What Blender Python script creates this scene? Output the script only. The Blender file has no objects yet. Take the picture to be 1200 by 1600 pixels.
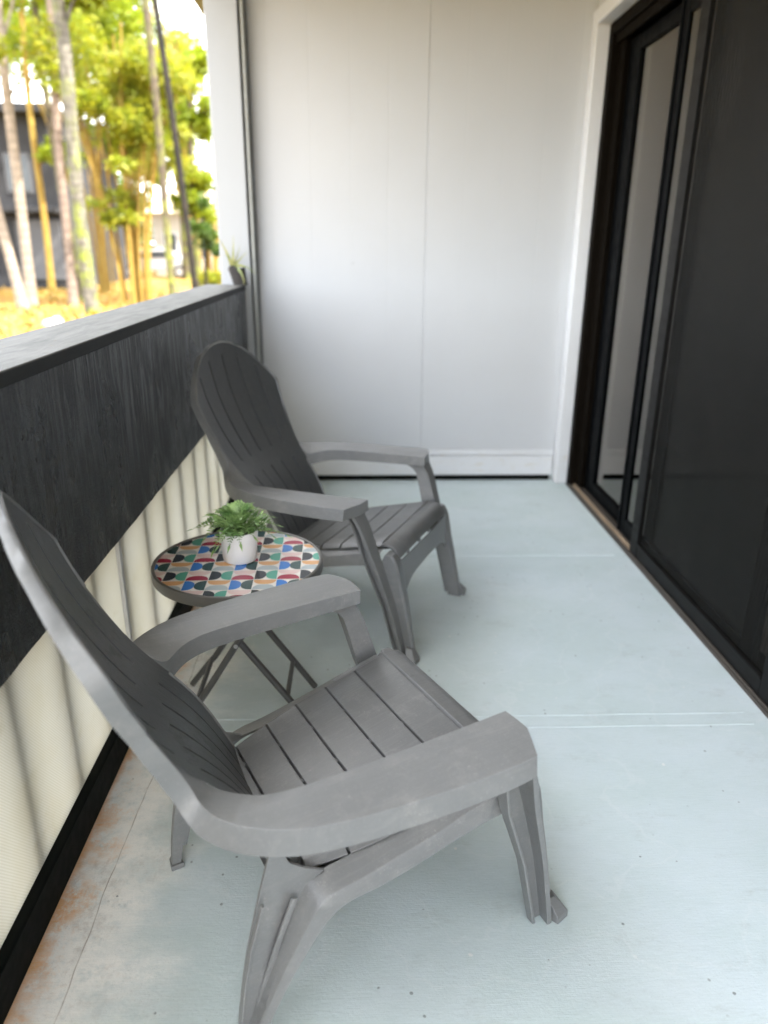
import bpy, bmesh, math, random
from mathutils import Vector, Matrix
random.seed(7)
R = math.radians
scene = bpy.context.scene
C = scene.collection

# ---------------------------------------------------------------- camera, sky, sun, exposure
cd = bpy.data.cameras.new('camera')
cam = bpy.data.objects.new('camera', cd); C.objects.link(cam)
p_, y_, r_ = R(20.08), R(2.044), R(0.444)
fw = Vector((math.sin(y_)*math.cos(p_), math.cos(y_)*math.cos(p_), -math.sin(p_)))
rt = Vector((math.cos(y_), -math.sin(y_), 0)); up = rt.cross(fw)
rr = rt*math.cos(r_)+up*math.sin(r_); uu = -rt*math.sin(r_)+up*math.cos(r_)
mw = Matrix((rr, uu, -fw)).transposed().to_4x4(); mw.translation = (0, 0, 1.3)
cam.matrix_world = mw
cd.sensor_fit = 'HORIZONTAL'; cd.sensor_width = 36; cd.lens = 36*1143/1200
cd.clip_start = 0.02; cd.clip_end = 2000
cd.dof.use_dof = True; cd.dof.focus_distance = 1.55; cd.dof.aperture_fstop = 2.7
scene.camera = cam

SUN_EL, SUN_AZ = 52, 112        # azimuth from +Y clockwise: sun stands behind the building, to the right
w = bpy.data.worlds.new('World'); scene.world = w; w.use_nodes = True
wn = w.node_tree.nodes; wl = w.node_tree.links
bg = wn['Background']; sky = wn.new('ShaderNodeTexSky'); sky.sky_type = 'NISHITA'; sky.sun_disc = False
sky.sun_elevation = R(SUN_EL); sky.sun_rotation = R(SUN_AZ); sky.dust_density = 1.5
tc = wn.new('ShaderNodeTexCoord'); mp = wn.new('ShaderNodeMapping'); mp.inputs['Scale'].default_value = (1, 1, 2.6)
wl.new(tc.outputs['Generated'], mp.inputs[0])
cn = wn.new('ShaderNodeTexNoise'); cn.inputs['Scale'].default_value = 2.6; cn.inputs['Detail'].default_value = 7; cn.inputs['Roughness'].default_value = .6
wl.new(mp.outputs[0], cn.inputs['Vector'])
cr = wn.new('ShaderNodeMapRange'); cr.interpolation_type = 'SMOOTHSTEP'; cr.inputs[1].default_value = .33; cr.inputs[2].default_value = .52
wl.new(cn.outputs[0], cr.inputs[0])
cm = wn.new('ShaderNodeMix'); cm.data_type = 'RGBA'; wl.new(cr.outputs[0], cm.inputs[0]); wl.new(sky.outputs[0], cm.inputs[6]); cm.inputs[7].default_value = (5.25, 5.3, 5.4, 1)
wl.new(cm.outputs[2], bg.inputs[0]); bg.inputs[1].default_value = 0.15
sd = bpy.data.lights.new('sun', 'SUN'); sd.energy = 2.2; sd.angle = R(0.5); sd.color = (1, .95, .86)
sun = bpy.data.objects.new('sun', sd); C.objects.link(sun)
sdir = Vector((math.sin(R(SUN_AZ))*math.cos(R(SUN_EL)), math.cos(R(SUN_AZ))*math.cos(R(SUN_EL)), math.sin(R(SUN_EL))))
sun.rotation_euler = sdir.to_track_quat('Z', 'Y').to_euler(); sun.location = (0, 0, 20)
vs = scene.view_settings; vs.view_transform = 'Standard'; vs.look = 'None'; vs.gamma = 1; vs.exposure = 3.44
vs.use_curve_mapping = False

# ---------------------------------------------------------------- materials
class N:
    """small node-graph helper"""
    def __init__(s, name):
        s.m = bpy.data.materials.new(name); s.m.use_nodes = True
        s.t = s.m.node_tree; s.n = s.t.nodes; s.n.clear()
        s.out = s.n.new('ShaderNodeOutputMaterial')
    def lk(s, v, sock):
        if isinstance(v, (int, float)): sock.default_value = v
        elif isinstance(v, (tuple, list)):
            sock.default_value = tuple(v)+((1,) if len(v) == 3 and sock.type == 'RGBA' else ())
        else: s.t.links.new(v, sock)
    def obj(s):
        return s.n.new('ShaderNodeTexCoord').outputs['Object']
    def mapv(s, v, scale=(1, 1, 1), loc=(0, 0, 0), rot=(0, 0, 0)):
        m = s.n.new('ShaderNodeMapping'); s.lk(v, m.inputs[0])
        m.inputs['Scale'].default_value = scale; m.inputs['Location'].default_value = loc; m.inputs['Rotation'].default_value = rot
        return m.outputs[0]
    def noise(s, v, scale, detail=4, rough=.55, dist=0):
        n = s.n.new('ShaderNodeTexNoise'); s.lk(v, n.inputs['Vector'])
        n.inputs['Scale'].default_value = scale; n.inputs['Detail'].default_value = detail
        n.inputs['Roughness'].default_value = rough; n.inputs['Distortion'].default_value = dist
        return n.outputs['Fac']
    def voro(s, v, scale, feature='F1'):
        n = s.n.new('ShaderNodeTexVoronoi'); s.lk(v, n.inputs['Vector']); n.inputs['Scale'].default_value = scale
        n.feature = feature
        return n
    def wave(s, v, scale, dist=0, detail=2, dscale=1, d='X', typ='BANDS'):
        n = s.n.new('ShaderNodeTexWave'); s.lk(v, n.inputs['Vector']); n.wave_type = typ
        if typ == 'BANDS': n.bands_direction = d
        n.inputs['Scale'].default_value = scale; n.inputs['Distortion'].default_value = dist
        n.inputs['Detail'].default_value = detail; n.inputs['Detail Scale'].default_value = dscale
        return n.outputs['Fac']
    def math(s, op, a, b=None, c=None, clamp=False):
        n = s.n.new('ShaderNodeMath'); n.operation = op; n.use_clamp = clamp
        s.lk(a, n.inputs[0])
        if b is not None: s.lk(b, n.inputs[1])
        if c is not None: s.lk(c, n.inputs[2])
        return n.outputs[0]
    def ramp(s, v, a, b, lo=0., hi=1.):
        n = s.n.new('ShaderNodeMapRange'); n.interpolation_type = 'SMOOTHSTEP'
        s.lk(v, n.inputs[0]); n.inputs[1].default_value = a; n.inputs[2].default_value = b
        n.inputs[3].default_value = lo; n.inputs[4].default_value = hi
        return n.outputs[0]
    def mix(s, f, a, b):
        n = s.n.new('ShaderNodeMix'); n.data_type = 'RGBA'
        s.lk(f, n.inputs[0]); s.lk(a, n.inputs[6]); s.lk(b, n.inputs[7])
        return n.outputs[2]
    def xyz(s, v):
        n = s.n.new('ShaderNodeSeparateXYZ'); s.lk(v, n.inputs[0]); return n.outputs
    def bump(s, h, strength=.3, dist=.002, nrm=None):
        n = s.n.new('ShaderNodeBump'); s.lk(h, n.inputs['Height'])
        n.inputs['Strength'].default_value = strength; n.inputs['Distance'].default_value = dist
        if nrm is not None: s.lk(nrm, n.inputs['Normal'])
        return n.outputs[0]
    def pbr(s, col, rough=.5, metal=0, nrm=None, spec=.5, coat=0, **kw):
        b = s.n.new('ShaderNodeBsdfPrincipled'); s.lk(col, b.inputs['Base Color']); s.lk(rough, b.inputs['Roughness'])
        s.lk(metal, b.inputs['Metallic']); b.inputs['Specular IOR Level'].default_value = spec
        b.inputs['Coat Weight'].default_value = coat; b.inputs['Coat Roughness'].default_value = .08
        if nrm is not None: s.lk(nrm, b.inputs['Normal'])
        return b.outputs[0]
    def mixs(s, f, a, b):
        n = s.n.new('ShaderNodeMixShader'); s.lk(f, n.inputs[0]); s.t.links.new(a, n.inputs[1]); s.t.links.new(b, n.inputs[2])
        return n.outputs[0]
    def done(s, sh):
        s.t.links.new(sh, s.out.inputs[0]); return s.m

def simple(name, col, rough=.5, metal=0, var=.12, nscale=30, bump=.15, bscale=120, stretch=(1, 1, 1), spec=.5, coat=0):
    s = N(name); o = s.mapv(s.obj(), stretch)
    n1 = s.noise(o, nscale, 5)
    c = s.mix(n1, tuple(x*(1-var) for x in col), tuple(min(1, x*(1+var)) for x in col))
    return s.done(s.pbr(c, s.ramp(n1, .3, .7, rough*.9, min(1, rough*1.1)), metal, s.bump(s.noise(o, bscale, 3), bump, .001), spec, coat))

def mat_chair(name, lo, hi, dustc, dusta):
    s = N(name); o = s.obj()
    fine = s.noise(s.mapv(o, (1, .05, .35)), 260, 5, .7, .4)
    grain = s.noise(s.mapv(o, (1, .08, .3)), 70, 6, .7, 1.2)
    blot = s.noise(o, 7, 6, .65)
    dust = s.ramp(s.noise(s.mapv(o, (1, 1, 1), (3, 5, 1)), 13, 9, .8), .50, .68)
    grit = s.ramp(s.noise(o, 260, 3, .8), .57, .70)
    v = s.voro(o, 75)
    sc = s.math('MULTIPLY', s.ramp(s.math('ADD', v.outputs['Distance'], s.math('MULTIPLY', s.noise(o, 150, 3), .12)), .09, .13, 1, 0), s.ramp(blot, .50, .60))
    v2 = s.wave(s.mapv(o, (1, 1, 1), (0, 0, 0), (.4, .2, .9)), 1.6, 22, 4, 1.6)
    scr = s.math('MULTIPLY', s.ramp(v2, .988, .999), s.ramp(s.noise(o, 11, 3), .52, .60))
    c = s.mix(s.ramp(blot, .2, .8, .25, .75), lo, hi)
    c = s.mix(s.math('MULTIPLY', dust, dusta), c, dustc)
    c = s.mix(s.math('MULTIPLY', s.ramp(grain, .50, .62), .16), c, dustc)
    c = s.mix(s.math('MULTIPLY', grit, s.math('ADD', .22, s.math('MULTIPLY', dust, .5))), c, tuple(k*1.5 for k in dustc))
    c = s.mix(s.math('MULTIPLY', sc, .25), c, (.40, .39, .37))
    h = s.math('ADD', s.math('MULTIPLY', fine, .5), s.math('MULTIPLY', grain, .9))
    return s.done(s.pbr(c, s.ramp(dust, 0, 1, .33, .52), 0, s.bump(h, .55, .0016), .55))

def mat_floor():
    s = N('painted_deck_paint'); o = s.obj(); x, y, z = s.xyz(o)
    wob = s.noise(o, 3, 3)
    d = s.math('ADD', x, .635)                                  # distance from the left edge
    dw = s.math('ADD', d, s.math('MULTIPLY', s.math('SUBTRACT', s.noise(s.mapv(o, (.55, 1, 1)), 7, 6, .65), .5), .42))
    blot = s.noise(s.mapv(o, (1, 1.5, 1)), 2.2, 5, .6)
    c = s.mix(s.ramp(blot, .35, .68), (.52, .605, .60), (.58, .655, .672))
    c = s.mix(s.ramp(s.noise(s.mapv(o, (1.3, 10, 1), (4, 2, 0)), 6, 6, .7), .52, .78, 0, .25), c, (.40, .46, .45))
    # general scuffing, darker dirty patches below the chairs' feet
    c = s.mix(s.ramp(s.noise(s.mapv(o, (1, 1.6, 1), (9, 1, 0)), 5.5, 9, .8), .53, .70, 0, .38), c, (.37, .41, .39))
    # left edge: chalky white, grey mould, rust
    white = s.math('MULTIPLY', s.ramp(dw, .08, .30, 1, 0), s.ramp(s.noise(o, 26, 6, .75), .25, .55, .35, 1))
    c = s.mix(white, c, (.93, .91, .87))
    mould = s.math('MULTIPLY', s.ramp(dw, .0, .33, 1, 0), s.ramp(s.noise(s.mapv(o, (1.2, 1, 1), (0, 3.3, 0)), 5, 9, .8), .50, .64))
    c = s.mix(s.math('MULTIPLY', mould, .55), c, (.36, .30, .25))
    rust = s.math('MULTIPLY', s.ramp(dw, -.03, .10, 1, 0), s.ramp(s.noise(s.mapv(o, (1, .8, 1), (1, 8.1, 0)), 5, 9, .78), .44, .56))
    c = s.mix(s.math('MULTIPLY', rust, .9), c, (.80, .40, .12))
    edge = s.ramp(s.math('ADD', d, s.math('MULTIPLY', s.noise(o, 26, 5), .03)), .012, .034, 1, 0)
    c = s.mix(s.math('MULTIPLY', edge, .85), c, (.70, .38, .14))
    # hairline joint along the left side
    jx = s.math('ABSOLUTE', s.math('ADD', s.math('ADD', x, .542), s.math('MULTIPLY', s.math('SUBTRACT', wob, .5), .03)))
    c = s.mix(s.math('MULTIPLY', s.ramp(jx, .0004, .0020, 1, 0), s.ramp(s.noise(o, 15, 3), .35, .6, .25, .75)), c, (.26, .19, .13))
    # specks
    v = s.voro(o, 27); 
    spk = s.math('MULTIPLY', s.ramp(s.math('ADD', v.outputs['Distance'], s.math('MULTIPLY', s.noise(o, 120, 3), .12)), .12, .17, 1, 0), s.ramp(s.noise(s.mapv(o, (1, 1, 1), (0, 0, 4)), 6, 2), .50, .58))
    c = s.mix(s.math('MULTIPLY', spk, .8), c, (.13, .15, .14))
    v2 = s.voro(s.mapv(o, (1, 1, 1), (.3, .7, 0)), 13)
    chip = s.math('MULTIPLY', s.ramp(s.math('ADD', v2.outputs['Distance'], s.math('MULTIPLY', s.noise(o, 90, 4), .12)), .10, .13, 1, 0), s.ramp(s.noise(s.mapv(o, (1, 1, 1), (5, 0, 4)), 4, 2), .47, .54))
    c = s.mix(s.math('MULTIPLY', chip, .75), c, (.78, .77, .74))
    scr = s.ramp(s.wave(s.mapv(o, (1, 1, 1), (0, 0, 0), (0, 0, .9)), .9, 30, 5, 1.4), .985, .999)
    c = s.mix(s.math('MULTIPLY', scr, .14), c, (.74, .76, .76))
    br = s.noise(s.mapv(o, (9, 90, 1)), 3, 5, .7)
    h = s.math('ADD', s.math('MULTIPLY', br, .6), s.math('MULTIPLY', s.noise(o, 160, 3), .5))
    c = s.mix(s.ramp(br, .3, .75, 0, .22), c, (.76, .82, .84))
    grit = s.noise(o, 330, 3, .8)
    c = s.mix(s.ramp(grit, .58, .70, 0, .5), c, (.34, .40, .40))
    c = s.mix(s.ramp(s.noise(s.mapv(o, (1, 3, 1), (7, 7, 0)), 60, 5, .8), .62, .74, 0, .5), c, (.38, .43, .42))
    b = s.bump(h, .5, .0016)
    rg = s.ramp(s.noise(o, 5, 6), .3, .7, .48, .66)
    return s.done(s.pbr(c, rg, 0, b, .4))

def mat_board():
    s = N('dark_painted_grained_wood'); o = s.obj(); x, y, z = s.xyz(o)
    warp = s.mapv(o, (1, 1, .10))
    g = s.noise(warp, 17, 5, .62, 2.6)
    g2 = s.noise(s.mapv(o, (1, 1, .07), (0, 3, 0)), 13, 5, .6, .8)
    pits = s.noise(o, 70, 5, .7)
    patch = s.noise(s.mapv(o, (1, 1, .6), (4, 0, 0)), 5, 5, .7)
    far = s.ramp(s.math('ADD', y, s.math('MULTIPLY', s.noise(o, 5, 4), 1.2)), 1.4, 3.0)
    low = s.ramp(z, .66, .98)
    grey_streak = s.math('MULTIPLY', s.ramp(g, .50, .56), s.math('ADD', .05, s.math('MULTIPLY', s.math('MULTIPLY', far, low), s.ramp(patch, .36, .60, .25, 1))))  # paler grey streaks, stronger towards the far upper end
    c = s.mix(s.ramp(g2, .3, .7), (.007, .0085, .0105), (.019, .0215, .0245))
    c = s.mix(s.math('MULTIPLY', grey_streak, .85), c, (.17, .18, .19))
    c = s.mix(s.ramp(s.noise(s.mapv(o, (1, 1, .5), (2, 2, 2)), 55, 5, .75), .69, .76, 0, .8), c, (.34, .34, .33))
    h = s.math('ADD', s.math('MULTIPLY', g, .9), s.math('MULTIPLY', pits, .6))
    return s.done(s.pbr(c, s.ramp(patch, .35, .6, .22, .50), 0, s.bump(h, 1.0, .010), .6))

def mat_cap():
    s = N('weathered_cap_paint'); o = s.obj(); x, y, z = s.xyz(o)
    n = s.noise(s.mapv(o, (7, .9, 6)), 5, 6, .7, .5)
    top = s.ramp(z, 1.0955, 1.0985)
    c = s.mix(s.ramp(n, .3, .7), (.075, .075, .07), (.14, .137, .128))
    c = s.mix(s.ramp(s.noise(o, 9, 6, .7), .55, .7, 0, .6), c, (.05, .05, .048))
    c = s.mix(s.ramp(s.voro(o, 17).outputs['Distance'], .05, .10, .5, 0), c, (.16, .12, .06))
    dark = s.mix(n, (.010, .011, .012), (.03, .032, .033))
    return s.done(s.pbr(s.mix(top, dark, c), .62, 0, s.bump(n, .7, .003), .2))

def mat_siding():
    s = N('white_painted_siding'); o = s.obj(); x, y, z = s.xyz(o)
    g = s.noise(s.mapv(o, (1, 1, .08)), 45, 5, .65)
    n = s.noise(o, 2.5, 5)
    c = s.mix(n, (.465, .475, .488), (.515, .525, .538))
    c = s.mix(s.ramp(s.noise(s.mapv(o, (1, 1, .35), (1, 1, 1)), 9, 6, .75), .60, .80, 0, .22), c, (.50, .51, .49))
    c = s.mix(s.math('MULTIPLY', s.ramp(z, .02, .30, 1, 0), s.ramp(s.noise(o, 13, 6, .7), .45, .7, 0, .35)), c, (.52, .49, .42))
    h = s.math('ADD', s.math('MULTIPLY', g, .7), s.math('MULTIPLY', s.noise(o, 90, 3), .4))
    return s.done(s.pbr(c, .48, 0, s.bump(h, .25, .0015), .35))

def mat_trim():
    s = N('white_trim_paint'); o = s.obj(); x, y, z = s.xyz(o)
    c = s.mix(s.noise(o, 5, 5), (.58, .59, .60), (.64, .645, .655))
    grime = s.math('MULTIPLY', s.ramp(z, .16, .24, 1, .15), s.ramp(s.noise(s.mapv(o, (1, 1, 4)), 14, 6, .7), .53, .72, 0, .5))
    c = s.mix(grime, c, (.53, .46, .34))
    return s.done(s.pbr(c, .45, 0, s.bump(s.noise(s.mapv(o, (3, 3, 1)), 40, 4), .2, .001), .35))

def mat_panel():
    s = N('frosted_ribbed_polycarbonate'); o = s.obj(); x, y, z = s.xyz(o)
    rib = s.wave(s.mapv(o, (1, 1, 1), (0, 0, 0), (R(-38), 0, 0)), 62, .4, 1, 1, 'Y')
    n = s.noise(o, 4, 5, .6)
    c = s.mix(s.ramp(n, .35, .7), (.56, .56, .53), (.53, .52, .465))
    c = s.mix(s.ramp(s.noise(s.mapv(o, (1, 1, 1), (2, 0, 0)), 16, 6, .7), .55, .8, 0, .5), c, (.40, .37, .26))
    c = s.mix(s.ramp(rib, 0, 1, 0, .42), c, (.40, .39, .31))
    b = s.bump(rib, .3, .001)
    tr = s.n.new('ShaderNodeBsdfTranslucent'); s.lk(c, tr.inputs[0])
    pb = s.pbr(c, .35, 0, b, .5)
    return s.done(s.mixs(.76, pb, tr.outputs[0]))

def mat_glass():
    s = N('door_glass')
    fr = s.n.new('ShaderNodeFresnel'); fr.inputs[0].default_value = 1.52
    f = s.math('MULTIPLY', fr.outputs[0], 1.4, None, True)
    t = s.n.new('ShaderNodeBsdfTransparent'); t.inputs[0].default_value = (.62, .66, .64, 1)
    g = s.n.new('ShaderNodeBsdfGlossy'); g.inputs['Roughness'].default_value = .015
    g.inputs['Color'].default_value = (.92, .86, .79, 1)
    return s.done(s.mixs(f, t.outputs[0], g.outputs[0]))

def mat_screen():
    s = N('insect_screen_mesh'); o = s.obj(); x, y, z = s.xyz(o)
    wy = s.wave(s.mapv(o, (1, 1, 1)), 42, .5, 1, .3, 'Y'); wz = s.wave(o, 70, 0, 0, 1, 'Z')
    th = s.math('MAXIMUM', s.ramp(wy, .45, .8), s.ramp(wz, .55, .85))
    moire = s.math('MULTIPLY', s.wave(s.mapv(o, (1, 1, 1), (0, 0, 0), (R(-7), 0, 0)), 15.5, 1.5, 1, .8, 'Y'), s.ramp(s.noise(o, 1.3, 3), .3, .65, .35, 1))
    f = s.math('ADD', s.math('ADD', .52, s.math('MULTIPLY', th, .26)), s.math('MULTIPLY', moire, .13), None, True)
    t = s.n.new('ShaderNodeBsdfTransparent')
    d = s.pbr(s.mix(moire, (.0034, .0034, .0028), (.012, .0115, .0098)), .6, 0, None, .12)
    return s.done(s.mixs(f, t.outputs[0], d))

def mat_leaf(name, a, b, tr=.5, rough=.5, sc=3):
    s = N(name); o = s.obj(); n = s.noise(o, sc, 4, .7)
    c = s.mix(s.ramp(n, .35, .65), a, b)
    t = s.n.new('ShaderNodeBsdfTranslucent'); s.lk(c, t.inputs[0])
    return s.done(s.mixs(tr, s.pbr(c, rough, 0, None, .4), t.outputs[0]))

def mat_bark(name, a, b, ring=9, moss=None):
    s = N(name); o = s.obj(); x, y, z = s.xyz(o)
    wv = s.wave(o, ring*.16, 2.5, 3, 2, 'Z'); n = s.noise(s.mapv(o, (1, 1, .35)), 9, 6, .7)
    c = s.mix(s.ramp(n, .35, .65), a, b)
    c = s.mix(s.ramp(wv, .75, .98, 0, .35), c, tuple(k*.45 for k in a))
    if moss:
        c = s.mix(s.math('MULTIPLY', s.ramp(s.noise(o, 2.4, 5, .7), .45, .6), s.ramp(z, .3, 5, .95, .3)), c, moss)
    return s.done(s.pbr(c, .8, 0, s.bump(n, .6, .02), .2))

def mat_ground():
    s = N('lawn_with_leaf_litter'); o = s.obj()
    c = s.mix(s.ramp(s.noise(o, .35, 6, .65), .40, .60), (.10, .095, .015), (.26, .13, .035))
    c = s.mix(s.ramp(s.noise(o, 1.6, 6, .75), .45, .66, 0, .8), c, (.30, .19, .08))
    c = s.mix(s.ramp(s.noise(o, .8, 5, .6), .55, .68, 0, .8), c, (.17, .19, .015))
    return s.done(s.pbr(c, .9, 0, s.bump(s.noise(o, 20, 5), .8, .05), .1))

def mat_tile():
    s = N('indoor_floor_tile'); o = s.obj()
    b = s.n.new('ShaderNodeTexBrick'); s.lk(s.mapv(o, (1, 1, 1), (.1, .12, 0)), b.inputs[0]); b.offset = 0
    b.inputs['Scale'].default_value = 1; b.inputs['Brick Width'].default_value = .45; b.inputs['Row Height'].default_value = .45
    b.inputs['Mortar Size'].default_value = .005
    b.inputs['Color1'].default_value = (.36, .28, .24, 1); b.inputs['Color2'].default_value = (.32, .25, .22, 1); b.inputs['Mortar'].default_value = (.12, .10, .09, 1)
    c = s.mix(s.ramp(s.noise(o, 6, 5), .3, .7, 0, .4), b.outputs[0], (.40, .33, .29))
    return s.done(s.pbr(c, .4, 0, None, .4))

M = dict(
    chair=mat_chair('grey_resin_lit', (.142, .145, .145), (.190, .192, .190), (.26, .254, .24), .42), chairs=mat_chair('grey_resin_seat', (.098, .100, .100), (.135, .136, .134), (.21, .205, .195), .45), chair_shaded=mat_chair('grey_resin_shaded', (.040, .043, .046), (.060, .063, .065), (.11, .108, .102), .28), floor=mat_floor(), board=mat_board(), cap=mat_cap(), siding=mat_siding(), trim=mat_trim(), panel=mat_panel(),  # one resin; light painted as paler arms and legs, shade as darker backrest, seat
    glass=mat_glass(), screen=mat_screen(), ground=mat_ground(), tile=mat_tile(),
    sill=simple('black_sill_paint', (.003, .0042, .0038), .65, 0, .5, 40, .3, 90, spec=.08),
    cornerw=simple('corner_board_paint', (.36, .375, .39), .5, 0, .05, 6, .2, 60),
    slat=simple('dark_grey_wood', (.06, .06, .058), .7, 0, .2, 12),
    chan=simple('aluminium_channel', (.55, .55, .55), .4, .6, .1),
    chand=simple('dark_channel_gap', (.05, .05, .05), .6),
    stripg=simple('grey_trim_strip', (.36, .37, .35), .5, 0, .12, 8),
    stripd=simple('dark_trim_gap', (.13, .135, .135), .6),
    ceil=simple('olive_painted_ceiling', (.23, .22, .12), .6, 0, .12, 4, .2, 60),
    bronze=simple('bronze_door_frame', (.0048, .0036, .0024), .6, .0, .3, 22, .1, 200, spec=.03),
    black=simple('black_door_frame', (.0018, .0022, .0026), .5, 0, .2, 22, .08, 200, spec=.05),
    greyfr=simple('worn_grey_screen_frame', (.0065, .0062, .0058), .5, 0, .35, 25, .25, 180, (1, .3, 1), spec=.12),
    track=simple('worn_track', (.32, .245, .17), .6, .1, .45, 32, .4, 90, (1, .4, 1)),
    trackd=simple('dirty_track_edge', (.07, .058, .048), .6, .2, .6, 40, .5, 90, (1, .4, 1)),
    inwall=simple('indoor_wall', (.10, .09, .08), .8),
    curtain=simple('dark_indoor_curtain', (.035, .033, .032), .9, 0, .2, 10),
    tframe=simple('table_rim_powder_coat', (.105, .10, .092), .45, .1, .12, 40, .15, 200),
    tleg=simple('table_leg_powder_coat', (.075, .073, .070), .42, .1, .15, 40, .12, 200),
    rivet=simple('rivet_metal', (.5, .5, .5), .35, .8),
    pot=simple('white_ceramic', (.78, .76, .755), .38, 0, .04, 12, .12, 60, spec=.5),
    soil=simple('dark_soil', (.03, .022, .016), .95, 0, .5, 60, .9, 120),
    wood=simple('dark_rough_wood', (.028, .025, .023), .85, 0, .6, 20, .8, 60, (1, 1, .2)),
    fern=mat_leaf('fern_leaf', (.07, .16, .04), (.33, .48, .18), .2, .4, 30),
    fernd=mat_leaf('fern_leaf_light', (.26, .38, .07), (.16, .30, .08), .3, .45, 30),
    spiky=mat_leaf('spiky_leaf', (.17, .24, .09), (.42, .40, .14), .2, .5, 18),
    lf_y=mat_leaf('yellow_green_leaves', (.27, .31, .014), (.16, .22, .010), .5),
    lf_g=mat_leaf('gold_leaves', (.29, .275, .014), (.18, .23, .012), .5),
    lf_d=mat_leaf('green_leaves', (.03, .07, .008), (.08, .13, .012), .4),
    lf_o=mat_leaf('fallen_leaves', (.36, .17, .04), (.30, .22, .04), .2),
    lf_r=mat_leaf('dark_red_leaves', (.10, .05, .03), (.12, .16, .03), .3),
    bk_pale=mat_bark('pale_bark', (.20, .16, .12), (.28, .23, .18)),
    bk_pink=mat_bark('pinkish_bark', (.15, .11, .09), (.21, .165, .13)),
    bk_mott=mat_bark('mottled_mossy_bark', (.055, .05, .04), (.16, .145, .12), 12, (.16, .19, .02)),
    bk_grey=mat_bark('grey_brown_bark', (.055, .042, .03), (.10, .08, .055), 10, (.16, .18, .03)),
    bk_dark=mat_bark('dark_bark', (.010, .009, .007), (.025, .02, .015)),
    culm=mat_bark('golden_culm', (.22, .13, .025), (.27, .19, .045), 14),
    h_dark=simple('dark_grey_house_wall', (.014, .014, .016), .8, 0, .15, 2), h_mid=simple('grey_house_panel', (.075, .075, .08), .8, 0, .1, 2),
    h_white=simple('cream_house_wall', (.42, .38, .32), .8, 0, .06, 2), h_roof=simple('tan_roof', (.45, .36, .28), .8),
    h_glass=simple('dark_window_glass', (.03, .035, .04), .15), car=simple('white_car_paint', (.32, .32, .33), .3, 0, .02),
    tyre=simple('tyre_rubber', (.02, .02, .02), .8), rock=simple('pale_rock', (.50, .47, .43), .9, 0, .3, 4),
    cloud=simple('cloud_white', (.95, .95, .96), 1, 0, .03, .01),
)

# ---------------------------------------------------------------- mesh helpers
def tag(o, label=None, cat=None, group=None, kind=None):
    if label: o['label'] = label
    if cat: o['category'] = cat
    if group: o['group'] = group
    if kind: o['kind'] = kind
    return o
def thing(name, label, cat, loc=(0, 0, 0), rotz=0, group=None):
    o = bpy.data.objects.new(name, None); C.objects.link(o)
    o.location = loc; o.rotation_euler = (0, 0, rotz); o.empty_display_size = .1
    return tag(o, label, cat, group)
class MB:
    def __init__(s): s.v = []; s.f = []; s.mi = []
    def add(s, vs, fs, mi=0):
        b = len(s.v); s.v += [tuple(v) for v in vs]; s.f += [tuple(b+i for i in f) for f in fs]; s.mi += [mi]*len(fs)
        return s
    def box(s, x0, x1, y0, y1, z0, z1, mi=0):
        v = [(x, y, z) for z in (z0, z1) for y in (y0, y1) for x in (x0, x1)]
        return s.add(v, [(0, 2, 3, 1), (4, 5, 7, 6), (0, 1, 5, 4), (2, 6, 7, 3), (0, 4, 6, 2), (1, 3, 7, 5)], mi)
    def loft(s, rings, cap=True, closed=True, mi=0):
        n = len(rings[0]); v = [p for r in rings for p in r]; f = []
        for i in range(len(rings)-1):
            for j in range(n if closed else n-1):
                k = (j+1) % n
                f.append((i*n+j, i*n+k, (i+1)*n+k, (i+1)*n+j))
        if cap: f.append(tuple(range(n))[::-1]); f.append(tuple((len(rings)-1)*n+j for j in range(n)))
        return s.add(v, f, mi)
    def tube(s, pts, r, n=10, cap=True, mi=0, flat=1.0):
        pts = [Vector(p) for p in pts]; rs = r if isinstance(r, (list, tuple)) else [r]*len(pts)
        rings = []; ref = None
        for i, p in enumerate(pts):
            t = (pts[min(i+1, len(pts)-1)]-pts[max(i-1, 0)]).normalized()
            if ref is None: ref = Vector((0, 0, 1)) if abs(t.z) < .9 else Vector((1, 0, 0))
            a = (ref-t*ref.dot(t)).normalized(); b = t.cross(a); ref = a
            rings.append([p+(a*math.cos(q)*flat+b*math.sin(q))*rs[i] for q in [2*math.pi*k/n for k in range(n)]])
        return s.loft(rings, cap, True, mi)
    def lathe(s, prof, n=48, c=(0, 0), mi=0, cap=True):
        return s.loft([[(c[0]+r*math.cos(2*math.pi*k/n), c[1]+r*math.sin(2*math.pi*k/n), z) for k in range(n)] for r, z in prof], cap, True, mi)
    def build(s, name, mats, parent=None, bevel=0, seg=2, angle=35, smooth=True, solid=0, recalc=True):
        me = bpy.data.meshes.new(name); me.from_pydata(s.v, [], s.f)
        for m in (mats if isinstance(mats, (list, tuple)) else [mats]): me.materials.append(m)
        me.polygons.foreach_set('material_index', s.mi)
        if recalc:
            bm = bmesh.new(); bm.from_mesh(me); bmesh.ops.recalc_face_normals(bm, faces=bm.faces); bm.to_mesh(me); bm.free()
        if smooth:
            me.polygons.foreach_set('use_smooth', [True]*len(me.polygons)); me.set_sharp_from_angle(angle=R(angle))
        me.update()
        o = bpy.data.objects.new(name, me); C.objects.link(o)
        if parent: o.parent = parent
        if solid:
            m = o.modifiers.new('Solidify', 'SOLIDIFY'); m.thickness = solid; m.offset = -1
        if bevel:
            m = o.modifiers.new('Bevel', 'BEVEL'); m.width = bevel; m.segments = seg; m.limit_method = 'ANGLE'; m.angle_limit = R(angle)
            m.harden_normals = True; m.use_clamp_overlap = True
        return o
def lerp(a, b, t): return a+(b-a)*t
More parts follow.
